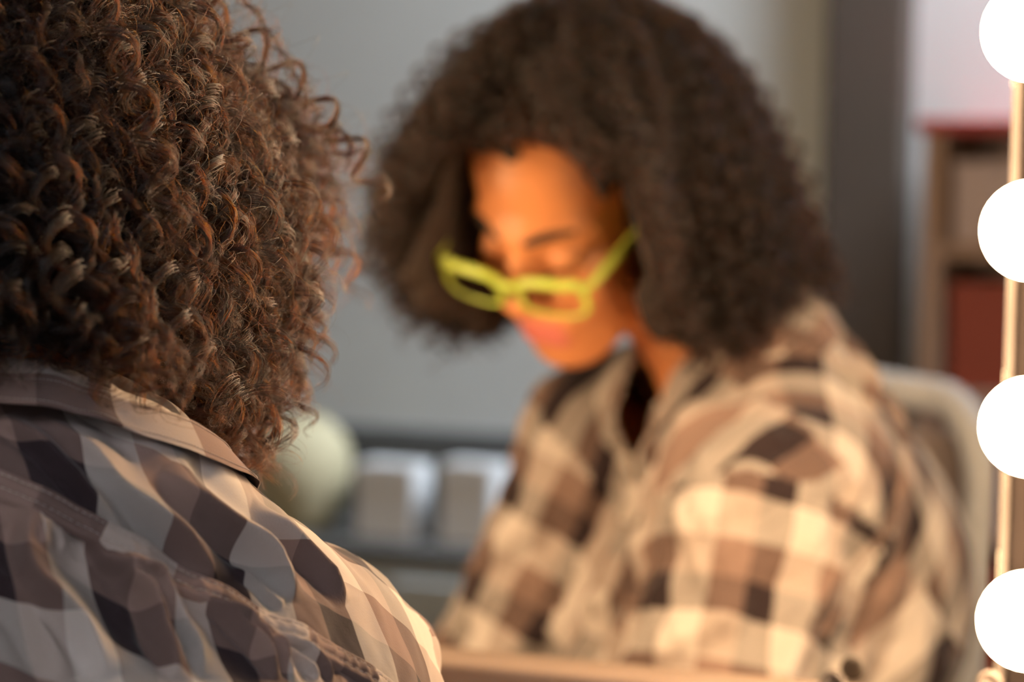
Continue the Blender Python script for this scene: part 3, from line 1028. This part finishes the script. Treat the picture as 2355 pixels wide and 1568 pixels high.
# dark trousers over the lap
def leg_sdf(p):
    d = None
    for k in range(2):
        e = smin(capsule(p, HIP[k], KNEE[k], .097, .072), capsule(p, KNEE[k], ANK[k], .067, .055), .02)
        d = e if d is None else smin(d, e, .03)
    wq = frame(p, C7, (RH, FH, UZ))
    return smin(d, ellip(wq, (0, -.10, -.50), (.193, .153, .12)), .05)
lo = np.min(HIP + KNEE + ANK, 0) - .17; hi = np.max(HIP + KNEE + ANK, 0) + .17
lo[2] = .10
g3 = [np.arange(lo[k], hi[k], .011) for k in range(3)]
F = grid_eval(lambda p: smax(leg_sdf(p), p[2] - (PEL[2] - .03), .01).astype(np.float32), *g3)
tv, tq = surface_net(F, *g3); del F
mesh_obj('trousers', tv, tq, M['trouser'], person, True)

# ------------------------------------------------------------------ glasses
gl = empty('eyeglasses', HP(0, .1, 0), 'lime green framed eyeglasses worn low on the bent face in the mirror', 'glasses')
def glasses():
    fr = MB(); hw, hh = .0275, .0150
    for sg in (1, -1):
        pts = []
        for k in range(40):
            a = 2 * math.pi * k / 40
            cx, cz = math.cos(a), math.sin(a)
            x = np.sign(cx) * abs(cx) ** .6 * hw; z = np.sign(cz) * abs(cz) ** .65 * hh + (.004 if cx > .5 and cz > 0 else 0) * 1.0
            r = sg * (.0355 + x) + .003
            pts.append(HP(r, .114 - 2.2 * max(0, abs(r) - .01) ** 2, -.015 + z))
        fr.tube(pts, [.0028 + .0014 * math.sin(2 * math.pi * k / 40) for k in range(40)], 8, closed=True)
        rim = np.array(pts)
        c = rim.mean(0)
        b = MB(); v = [c] + list(rim)
        b.add(v + [x - HF * .0012 for x in v], [(0, 1 + k, 1 + (k + 1) % 40) for k in range(40)] + [(41, 42 + (k + 1) % 40, 42 + k) for k in range(40)])
        b.build('lens', LENSM, gl, smooth=False)
        tp = MB()
        tp.tube([HP(sg * .0625, .108, -.004), HP(sg * .070, .100, -.003), HP(sg * .078, .05, .004), HP(sg * .082, .0, .006), HP(sg * .080, -.02, .000), HP(sg * .077, -.035, -.022)], .0032, 8)
        tp.build('temple', M['lime'], gl, smooth=True)
    fr.tube([HP(-.008, .1135, -.009), HP(.003, .1155, -.006), HP(.014, .1135, -.009)], .0036, 8)
    fr.build('frame', M['lime'], gl, smooth=True)
LENSM, _nt, _bb = mat_new('clear_lens')
_bb.inputs['Transmission Weight'].default_value = 1; _bb.inputs['Roughness'].default_value = 0; _bb.inputs['IOR'].default_value = 1.03
_bb.inputs['Base Color'].default_value = (1, 1, 1, 1)
glasses()

# ------------------------------------------------------------------ hair
HAC = HP(0, -.012, .02)                       # centre of the hair
RF = np.array([math.cos(.3), math.sin(.3), 0])   # the flatter side of the hair
HAIR_P = np.array([(0, -.18), (.10, -.178), (.148, -.160), (.168, -.118), (.176, -.07), (.170, -.022), (.156, .018), (.136, .058), (.108, .093), (.07, .112), (0, .118)])
HAIR_A = np.arctan2(HAIR_P[:, 1], HAIR_P[:, 0]); HAIR_R = np.hypot(HAIR_P[:, 0], HAIR_P[:, 1])
def dirs_R(d):
    """reach of the hair in a direction (unit vectors, room axes)"""
    r = d @ HR; f = d @ HF; z = d[:, 2]; lv = d @ hf
    R = np.interp(np.arctan2(z, np.sqrt(np.maximum(1 - z * z, 0))), HAIR_A, HAIR_R)
    R = R * (.940 + .075 * np.clip(-lv, -.3, 1)) * (1 - np.clip(1.25 * np.maximum(d @ RF, -r), 0, 1) ** 1.5 * np.interp(z, [-.5, -.15, .2, .6], [-.03, .12, .27, .34]))
    # below: the hair stops on the shoulders, higher at the nape
    zmin = .118 + .070 * np.clip(np.abs(d @ hr) * 1.25, 0, 1) ** 1.5
    lim = zmin / np.maximum(-z, 1e-3)
    R = np.where(z < 0, np.minimum(R, lim), R)
    lump = .5 * np.sin(d @ np.array([9, 4, 7.]) + 1) + .5 * np.sin(d @ np.array([-5, 11, 6.]) + 2.5) + .4 * np.sin(d @ np.array([13, -7, 12.]))
    return R * (1 + .035 * lump)

CV = np.array([.53, .63, .57])                # the hair is swept clear of the brow towards its right side
def in_face(p):
    """the open face, free of hair"""
    q = np.stack([(p - HC) @ HR, (p - HC) @ HF, (p - HC) @ HU], 1)
    def zone(r, u, lo, hi):
        lim = np.interp(u, [-.2, .0, .05, .070, .080], [.068, .070, .062, .048, .030])
        return (np.abs(r) < lim) & (r > lo) & (r < hi) & (u < .080) & (u > -.20)
    out = (q[:, 1] > .032) & zone(q[:, 0], q[:, 2], -9, 9)
    out |= (q[:, 1] > .035) & (q[:, 0] > .045) & (q[:, 0] < .10) & (q[:, 2] > -.035) & (q[:, 2] < .045)
    k = (q[:, 0] - .070) / CV[0]
    f_, u_ = q[:, 1] - CV[1] * k, q[:, 2] - CV[2] * k
    out |= (k > 0) & (k < .14) & (f_ > .034) & (f_ < .10) & (u_ > -.045) & (u_ < .05)
    # the hair is combed off the brow: nothing overhangs it
    for f0, lo, hi in ((.090, -.08, .08), (.075, -.08, .08), (.055, .0, .08)):
        k = (q[:, 1] - f0) / CV[1]
        out |= (q[:, 1] > f0) & zone(q[:, 0] - CV[0] * k, q[:, 2] - CV[2] * k, lo, hi) & (k < .12)
    return out

# the dark mass underneath
def mass_sdf(p):
    P3 = np.stack([x.ravel() for x in p], 1).astype(float)
    v = P3 - HAC
    L = np.linalg.norm(v, axis=1)
    d = v / np.maximum(L, 1e-6)[:, None]
    R = dirs_R(d) - .034 + .006 * wob(P3, 51, 6, .02, .04)
    s = L - R
    q = frame([P3[:, 0], P3[:, 1], P3[:, 2]], HC, HAX)
    s = np.where(in_face(P3), np.maximum(s, .004), s)
    neck = capsule([P3[:, 0], P3[:, 1], P3[:, 2]], B(0, .07, -.08), HP(0, .01, -.09), .06, .055)
    s = np.maximum(s, -neck)
    s = np.maximum(s, .004 - shirt_sdf([P3[:, 0], P3[:, 1], P3[:, 2]]))
    return s.reshape(p[0].shape)
g3 = [np.arange(HAC[k] - .19, HAC[k] + .19, .0045) for k in range(3)]
F = grid_eval(lambda p: mass_sdf(p).astype(np.float32), *g3)
hv, hq = surface_net(F, *g3); del F
hair = mesh_obj('hair', hv, hq, M['hairmass'], person, True)

def make_hair(name, NL, NS, KEYS, seed, rho, hel, pitch, clump, rad, parent, jit=.42, fuzz=0.0, low=False):
    g = np.random.default_rng(seed)
    # roots on the scalp
    d = g.normal(size=(NL * 5, 3)); d /= np.linalg.norm(d, axis=1)[:, None]
    hq_ = np.stack([d @ HR, d @ HF, d @ HU], 1)
    el = np.array([.074, .096, .086])
    t = 1 / np.linalg.norm(hq_ / el, axis=1)
    root = HP(0, -.012, .035) + d * t[:, None]
    lq = np.stack([(root - HC) @ HR, (root - HC) @ HF, (root - HC) @ HU], 1)
    hairline = np.where(lq[:, 1] > .045, .082, np.where(lq[:, 1] > .02, .02, -.065))
    ok = lq[:, 2] > hairline
    if low == 'nape': ok &= (lq[:, 1] < -.05) & (lq[:, 2] < .02)
    elif low: ok &= (lq[:, 2] < .03) & ((np.abs(lq[:, 0]) > .045) | (lq[:, 1] < -.05))
    root, d = root[ok][:NL], d[ok][:NL]
    n = len(root)
    td = d + g.normal(size=(n, 3)) * .22 - UZ * g.uniform(.0, .75, (n, 1))
    lq = lq[ok][:NL]
    if low == 'nape':                           # locks that fall over the collar
        td = -hf * g.uniform(.5, 1.0, (n, 1)) + HR * g.uniform(-.7, .5, (n, 1)) - UZ * g.uniform(.55, 1.0, (n, 1))
    elif low:                                   # long locks that hang beside the neck and cheeks
        sd_ = np.sign(lq[:, 0])[:, None]
        td = HR * sd_ * g.uniform(.30, 1.2, (n, 1)) - UZ * g.uniform(.60, 1.15, (n, 1)) + hf * g.uniform(-.9, .45, (n, 1)) + g.normal(size=(n, 3)) * .08
    td = td + HU * (np.clip(lq[:, 1] - .03, 0, .05) * 16)[:, None]
    td /= np.linalg.norm(td, axis=1)[:, None]
    R = dirs_R(td)
    tgt = HAC + td * (R * g.uniform(rho[0], rho[1], n))[:, None]
    if low == 'nape':
        rr = g.uniform(-.10, .05, (n, 1))
        tgt = C7 + RH * rr - FH * g.uniform(.012, .058, (n, 1)) + UZ * (g.uniform(-.002, .034, (n, 1)) - np.clip(rr, 0, 1) * .35)
    # strands that would cover the face hang beside it
    for _ in range(3):
        f = in_face(tgt)
        side = np.sign((root - HC) @ HR + 1e-3)
        tgt[f] += HR * (side[f] * .03)[:, None] + HU * .012
    sd = shirt_sdf(list(tgt.T))
    sgd = grad(shirt_sdf, tgt)
    tgt = tgt + sgd * np.clip(.010 - sd, 0, .1)[:, None]
    # path
    s = np.linspace(0, 1, KEYS)[None, :, None]
    dist = np.linalg.norm(tgt - root, axis=1)[:, None, None]
    c1 = root[:, None] + (d[:, None] * .75 + UZ * .25) * dist * .45
    c2 = tgt[:, None] + (UZ * .45 + d[:, None] * .25) * dist * .30
    path = (1 - s) ** 3 * root[:, None] + 3 * (1 - s) ** 2 * s * c1 + 3 * (1 - s) * s * s * c2 + s ** 3 * tgt[:, None]
    tan = np.gradient(path, axis=1); tan /= np.linalg.norm(tan, axis=2)[..., None] + 1e-9
    ref = g.normal(size=(n, 1, 3))
    e1 = np.cross(tan, ref); e1 /= np.linalg.norm(e1, axis=2)[..., None] + 1e-9
    e2 = np.cross(tan, e1)
    length = np.concatenate([np.zeros((n, 1)), np.cumsum(np.linalg.norm(np.diff(path, axis=1), axis=2), 1)], 1)
    hr_ = g.uniform(hel[0], hel[1], (n, 1)); pt = g.uniform(pitch[0], pitch[1], (n, 1)); ph = g.uniform(0, 2 * math.pi, (n, 1))
    sg = np.where(g.random((n, 1)) < .5, 1, -1)
    ang = ph + sg * length / pt * 2 * math.pi
    amp = hr_ * np.clip(np.linspace(0, 1, KEYS)[None] / .35, 0, 1)
    out = np.empty((n, NS, KEYS, 3), np.float32)
    sl_ = np.linspace(0, 1, KEYS)
    for j in range(NS):
        tip = 1 - .75 * sl_[None] ** 5
        oa = g.normal(size=(n, 1)) * clump * tip; ob = g.normal(size=(n, 1)) * clump * tip
        wa = ang + g.normal(size=(n, 1)) * jit + .8 * jit * np.sin(sl_[None] * g.uniform(5, 14, (n, 1)) + g.uniform(0, 6, (n, 1))) + fuzz * g.normal(size=(n, 1)) * sl_[None] * 2
        am = amp * (1 + g.normal(size=(n, 1)) * .07)
        ra = np.cos(wa) * am; rb_ = np.sin(wa) * am
        # the clump offset rides in the curl's own radial / along frame
        cx = ra + oa * np.cos(wa); cy_ = rb_ + oa * np.sin(wa)
        sh = 1 + fuzz * g.normal(size=(n, 1)) * .1
        pp = path + e1 * cx[..., None] + e2 * cy_[..., None] + tan * (ob[..., None] * 1.2)
        # each strand of a lock ends at its own length
        ix = sl_[None] * (KEYS - 1) * g.uniform(.82, 1.0, (n, 1))
        i0 = np.minimum(ix.astype(int), KEYS - 2); fr = (ix - i0)[..., None]
        rows_ = np.arange(n)[:, None]
        out[:, j] = pp[rows_, i0] * (1 - fr) + pp[rows_, i0 + 1] * fr
    out = out.reshape(-1, KEYS, 3)
    # nothing grows through the cloth, the face or the neck
    fl = out.reshape(-1, 3).astype(float)
    near = np.where(fl[:, 2] < C7[2] + .10)[0]
    for c in range(0, len(near), 400000):
        ix = near[c:c + 400000]
        sd = shirt_sdf(list(fl[ix].T)); bad = sd < .006
        if bad.any():
            b_ = ix[bad]; fl[b_] += grad(shirt_sdf, fl[b_]) * (.006 - sd[bad])[:, None]
    out = fl.reshape(-1, KEYS, 3)
    bad = in_face(fl).reshape(-1, KEYS)[:, 3:].any(1)
    nape = (fl[:, 2] < C7[2] - .018) & ((fl - C7) @ RH < .055) & ((fl - C7) @ FH < .08)
    bad |= nape.reshape(-1, KEYS).any(1)
    out = out[~bad]
    N = len(out)
    hc = bpy.data.hair_curves.new(name)
    hc.add_curves([KEYS] * N)
    o0 = np.array(parent_origin(parent), np.float32)
    hc.attributes['position'].data.foreach_set('vector', (out - o0).astype(np.float32).ravel())
    ra = hc.attributes.get('radius') or hc.attributes.new('radius', 'FLOAT', 'POINT')
    prof = rad * np.clip(np.minimum(1, (1.02 - np.linspace(0, 1, KEYS)) / .2), .25, 1)
    ra.data.foreach_set('value', np.tile(prof, N).astype(np.float32))
    hc.materials.append(M['hair'])
    o = bpy.data.objects.new(name, hc)
    COL.objects.link(o); o.parent = parent
    print(name, N, 'strands', KEYS, 'keys')
    return o
make_hair('curls', 4600, 20, 44, 11, (.70, 1.0), (.003, .0085), (.013, .030), .0010, .00011, hair)
make_hair('outer_curls', 420, 24, 60, 12, (.95, 1.06), (.004, .010), (.018, .034), .0007, .00012, hair)
make_hair('ringlets', 240, 34, 64, 14, (.93, 1.05), (.005, .010), (.024, .042), .0005, .00013, hair, jit=.2)
make_hair('side_locks', 460, 24, 52, 15, (.86, 1.04), (.004, .009), (.018, .034), .0007, .00012, hair, jit=.3, low=True)
make_hair('nape_locks', 420, 22, 48, 16, (.80, 1.0), (.003, .008), (.016, .030), .0008, .00012, hair, jit=.35, low='nape')
make_hair('flyaway_strands', 26000, 1, 48, 13, (.78, 1.05), (.003, .012), (.012, .05), .0004, .00007, hair, fuzz=.6)

# ------------------------------------------------------------------ table, chair
tb = empty('vanity_table', ML((s_in + s_l) / 2, 0, .2), 'tan wooden vanity table below the mirror', 'table')
edge = min(MC - (SH_R @ MN), MC - SH_L @ MN)
T1 = .20
b = MB(); b.box(ML(0, 0, 0), MT, -MN, UZ, (s_l - .05, -.02, TABLE_Z - .035), (s_in + .05, T1, TABLE_Z)); b.build('table_top', M['table'], tb, bevel=.004)
for s in (s_l, s_in - .02):
    for o in (.01, T1 - .08):
        b = MB(); b.box(ML(0, 0, 0), MT, -MN, UZ, (s, o, 0), (s + .05, o + .05, TABLE_Z - .035)); b.build('leg', M['table'], tb, bevel=.003)

def chair():
    """a white chair behind and to the left of the person"""
    top = refl(P(2240, 1010, 2.3)); zt = refl(P(2150, 925, 2.3))[2]
    hw, rc = .21, .085
    o = top - RH * (hw - .02); o[2] = 0
    def C(r, f, z): return o + RH * r + FH * f + UZ * z
    ch = empty('chair', C(0, .23, 0), 'white framed chair with rounded back, mirrored just behind the sleeve at right', 'chair')
    b = MB()
    pts = [C(-hw, .03, .42), C(-hw, 0, zt - rc)]
    pts += [C(-hw + rc * (1 - math.cos(a)), 0, zt - rc + rc * math.sin(a)) for a in np.linspace(.15, math.pi / 2, 7)]
    pts += [C(hw - rc + rc * math.sin(a), 0, zt - rc + rc * math.cos(a)) for a in np.linspace(0, math.pi / 2, 8)]
    pts += [C(hw, .03, .42)]
    b.tube(pts, .0175, 14); b.build('back_frame', M['white'], ch, smooth=True)
    b = MB(); b.box(C(0, 0, 0), RH, FH, UZ, (-hw + .012, -.008, .50), (hw - .012, .008, zt - .035)); b.build('back_panel', M['taupe'], ch, bevel=.03)
    b = MB(); b.box(C(0, .22, 0), RH, FH, UZ, (-.215, -.20, .385), (.215, .22, .425)); b.build('seat', M['taupe'], ch, bevel=.02)
    for r in (-.18, .18):
        for f in (.04, .41):
            b = MB(); b.tube([C(r, f, .39), C(r * 1.08, f * 1.06 - .01, 0)], [.018, .013], 12); b.build('leg', M['white'], ch, smooth=True)
chair()
def stool():
    o = PEL + FH * .02; o[2] = 0
    zs_ = PEL[2] - .135
    st = empty('stool', o, 'round dark stool the person in the plaid shirt sits on', 'stool')
    b = MB(); b.lathe(o + UZ * (zs_ - .06), UZ, [(.15, 0), (.17, .005), (.175, .03), (.165, .052), (.12, .06)], 36); b.build('seat', M['taupe'], st, smooth=True)
    for k in range(4):
        a = math.pi / 4 + k * math.pi / 2
        d = RH * math.cos(a) + FH * math.sin(a)
        b = MB(); b.tube([o + d * .12 + UZ * (zs_ - .055), o + d * .19], [.016, .013], 12); b.build('leg', M['stile'], st, smooth=True)
stool()

# ------------------------------------------------------------------ what the mirror shows of the room behind
def bpos(x, y, off): return vback(x, y, off)
# low grey cabinet with a back panel, pale boxes and an olive vase
CD = .34
x0, _ = bpos(480, 1270, CD); x1, _ = bpos(1300, 1270, CD)
zt = bpos(900, 1262, CD)[1]; zd = bpos(900, 1300, CD)[1]
zb = bpos(900, 985, .03)[1]
cab = empty('low_cabinet', ML((x0 + x1) / 2, 0, B1 - CD / 2), 'low grey cabinet with dark top and slate back panel, mirrored left of the person', 'cabinet')
b = MB(); b.box(ML(0, 0, 0), MT, -MN, UZ, (x0 + .01, B1 - CD + .01, 0), (x1 - .01, B1, zd)); b.build('carcass', M['cabgrey'], cab, bevel=.004)
b = MB(); b.box(ML(0, 0, 0), MT, -MN, UZ, (x0, B1 - CD, zd), (x1, B1, zt)); b.build('top', M['cabdark'], cab, bevel=.004)
b = MB(); b.box(ML(0, 0, 0), MT, -MN, UZ, (x0, B1 - .03, zt), (x1, B1 - .001, zb)); b.build('back_panel', M['cabback'], cab, bevel=.004)
for k in range(2):
    a, c = x0 + (x1 - x0) * k / 2 + .02, x0 + (x1 - x0) * (k + 1) / 2 - .02
    b = MB(); b.box(ML(0, 0, 0), MT, -MN, UZ, (a, B1 - CD - .008, .06), (c, B1 - CD + .012, zd - .02)); d_ = b.build('door', M['cabgrey'], cab, bevel=.003)
    b = MB(); b.tube([ML((a + c) / 2 - .05, zd - .08, B1 - CD - .008), ML((a + c) / 2 - .05, zd - .08, B1 - CD - .03), ML((a + c) / 2 + .05, zd - .08, B1 - CD - .03), ML((a + c) / 2 + .05, zd - .08, B1 - CD - .008)], .005, 8)
    b.build('handle', M['steel'], d_, smooth=True)
def box_on(xa, xb, ytop, name, mat, label, cat, group=None, off=.24, base=None, dp=.07):
    a, c = bpos(xa, 1200, off)[0], bpos(xb, 1200, off)[0]
    zt_ = bpos(xa, ytop, off)[1]
    z0 = zt if base is None else base
    t = empty(name, ML((a + c) / 2, z0, B1 - off + dp / 2), label, cat, group)
    b = MB(); b.box(ML(0, 0, 0), MT, -MN, UZ, (a, B1 - off, z0), (c, B1 - off + dp, zt_ - .035)); b.build('body', M[mat], t, bevel=.003)
    b = MB(); b.box(ML(0, 0, 0), MT, -MN, UZ, (a - .0006, B1 - off - .0006, zt_ - .04), (c + .0006, B1 - off + dp + .0006, zt_)); b.build('lid', M[mat], t, bevel=.003)
    return t
box_on(818, 950, 1062, 'storage_box', 'palebox', 'pale grey lidded box on the low cabinet, beside the olive vase', 'box', 'pale boxes on the low cabinet')
box_on(1012, 1130, 1062, 'storage_box', 'palebox', 'pale grey lidded box on the low cabinet, half behind the reflected shoulder', 'box', 'pale boxes on the low cabinet')
vs = bpos(690, 1265, .20)
rv = abs(bpos(800, 1100, .20)[0] - vs[0])
hv_ = bpos(690, 960, .20)[1] - zt
vase = empty('vase', ML(vs[0], zt, B1 - .20), 'rounded olive beige vase on the low cabinet, behind the hair tips', 'vase')
b = MB(); b.lathe(ML(vs[0], zt, B1 - .20), UZ, [(rv * .62, 0), (rv * .72, hv_ * .12), (rv * .92, hv_ * .35), (rv, hv_ * .55), (rv * .93, hv_ * .76), (rv * .70, hv_ * .92), (rv * .5, hv_ * .985), (rv * .46, hv_)], 40)
b.build('body', M['olive'], vase, smooth=True)
b = MB(); b.tube([ML(vs[0] + rv * .47 * math.cos(a), zt + hv_, B1 - .20 + rv * .47 * math.sin(a)) for a in np.linspace(0, 2 * math.pi, 33)[:-1]], rv * .05, 8, closed=True)
b.build('rim', M['olive'], vase, smooth=True)

# shelving in the alcove to the right of the pillar
SD = .30
sx0 = bpos(2118, 600, SD)[0]; sx1 = bpos(2330, 600, SD)[0] + .35
sh = empty('bookcase', ML((sx0 + sx1) / 2, 0, B1 - SD / 2), 'open bookcase with red top board beside the dark pillar, in the mirror', 'bookcase')
zr0, zr1 = bpos(2200, 306, SD)[1], bpos(2200, 272, SD)[1]
b = MB(); b.box(ML(0, 0, 0), MT, -MN, UZ, (sx0 - .01, B1 - SD - .01, zr0), (sx1 + .01, B1, zr1)); b.build('top_board', M['red'], sh, bevel=.003)
for nm, a in (('side_panel', sx0), ('side_panel', sx1 - .03)):
    b = MB(); b.box(ML(0, 0, 0), MT, -MN, UZ, (a, B1 - SD, 0), (a + .03, B1, zr0)); b.build(nm, M['tanwood'], sh, bevel=.002)
b = MB(); b.box(ML(0, 0, 0), MT, -MN, UZ, (sx0, B1 - .012, 0), (sx1, B1, zr0)); b.build('back_panel', M['mauve'], sh)
rows = [bpos(2200, y, SD)[1] for y in (560, 900, 1230, 1560)]
for z in rows + [.08]:
    b = MB(); b.box(ML(0, 0, 0), MT, -MN, UZ, (sx0 + .03, B1 - SD + .002, z - .022), (sx1 - .03, B1, z)); b.build('shelf', M['tanwood'], sh, bevel=.002)
def shelf_box(a, w, z, h, mat, label, group):
    t = empty('file_box', ML(a + w / 2, z, B1 - SD + .15), label, 'box', group)
    b = MB(); b.box(ML(0, 0, 0), MT, -MN, UZ, (a, B1 - SD + .02, z), (a + w, B1 - .03, z + h * .88)); b.build('body', M[mat], t, bevel=.003)
    b = MB(); b.box(ML(0, 0, 0), MT, -MN, UZ, (a - .002, B1 - SD + .018, z + h * .86), (a + w + .002, B1 - .028, z + h)); b.build('lid', M[mat], t, bevel=.003)
avail = sx1 - sx0 - .08
tops = [zr0] + rows
ordn = ['upper shelf', 'second shelf', 'third shelf', 'fourth shelf']
seq = [['mauve', 'mauve', 'mauve'], ['rust', 'mauve', 'rust'], ['mauve', 'palebox', 'mauve'], ['rust', 'mauve', 'palebox']]
cname = {'mauve': 'mauve grey', 'rust': 'rust red', 'palebox': 'pale grey'}
for i in range(4):
    h = tops[i] - tops[i + 1] - .03
    for k in range(3):
        w = avail / 3 - .008
        shelf_box(sx0 + .04 + k * avail / 3, w, tops[i + 1], h * (.93, .86, .90)[(k + i) % 3], seq[i][k],
                  '%s lidded file box on the %s of the bookcase, %s' % (cname[seq[i][k]], ordn[i], ('next to the pillar', 'in the middle', 'away from the pillar')[k]), 'file boxes in the bookcase')
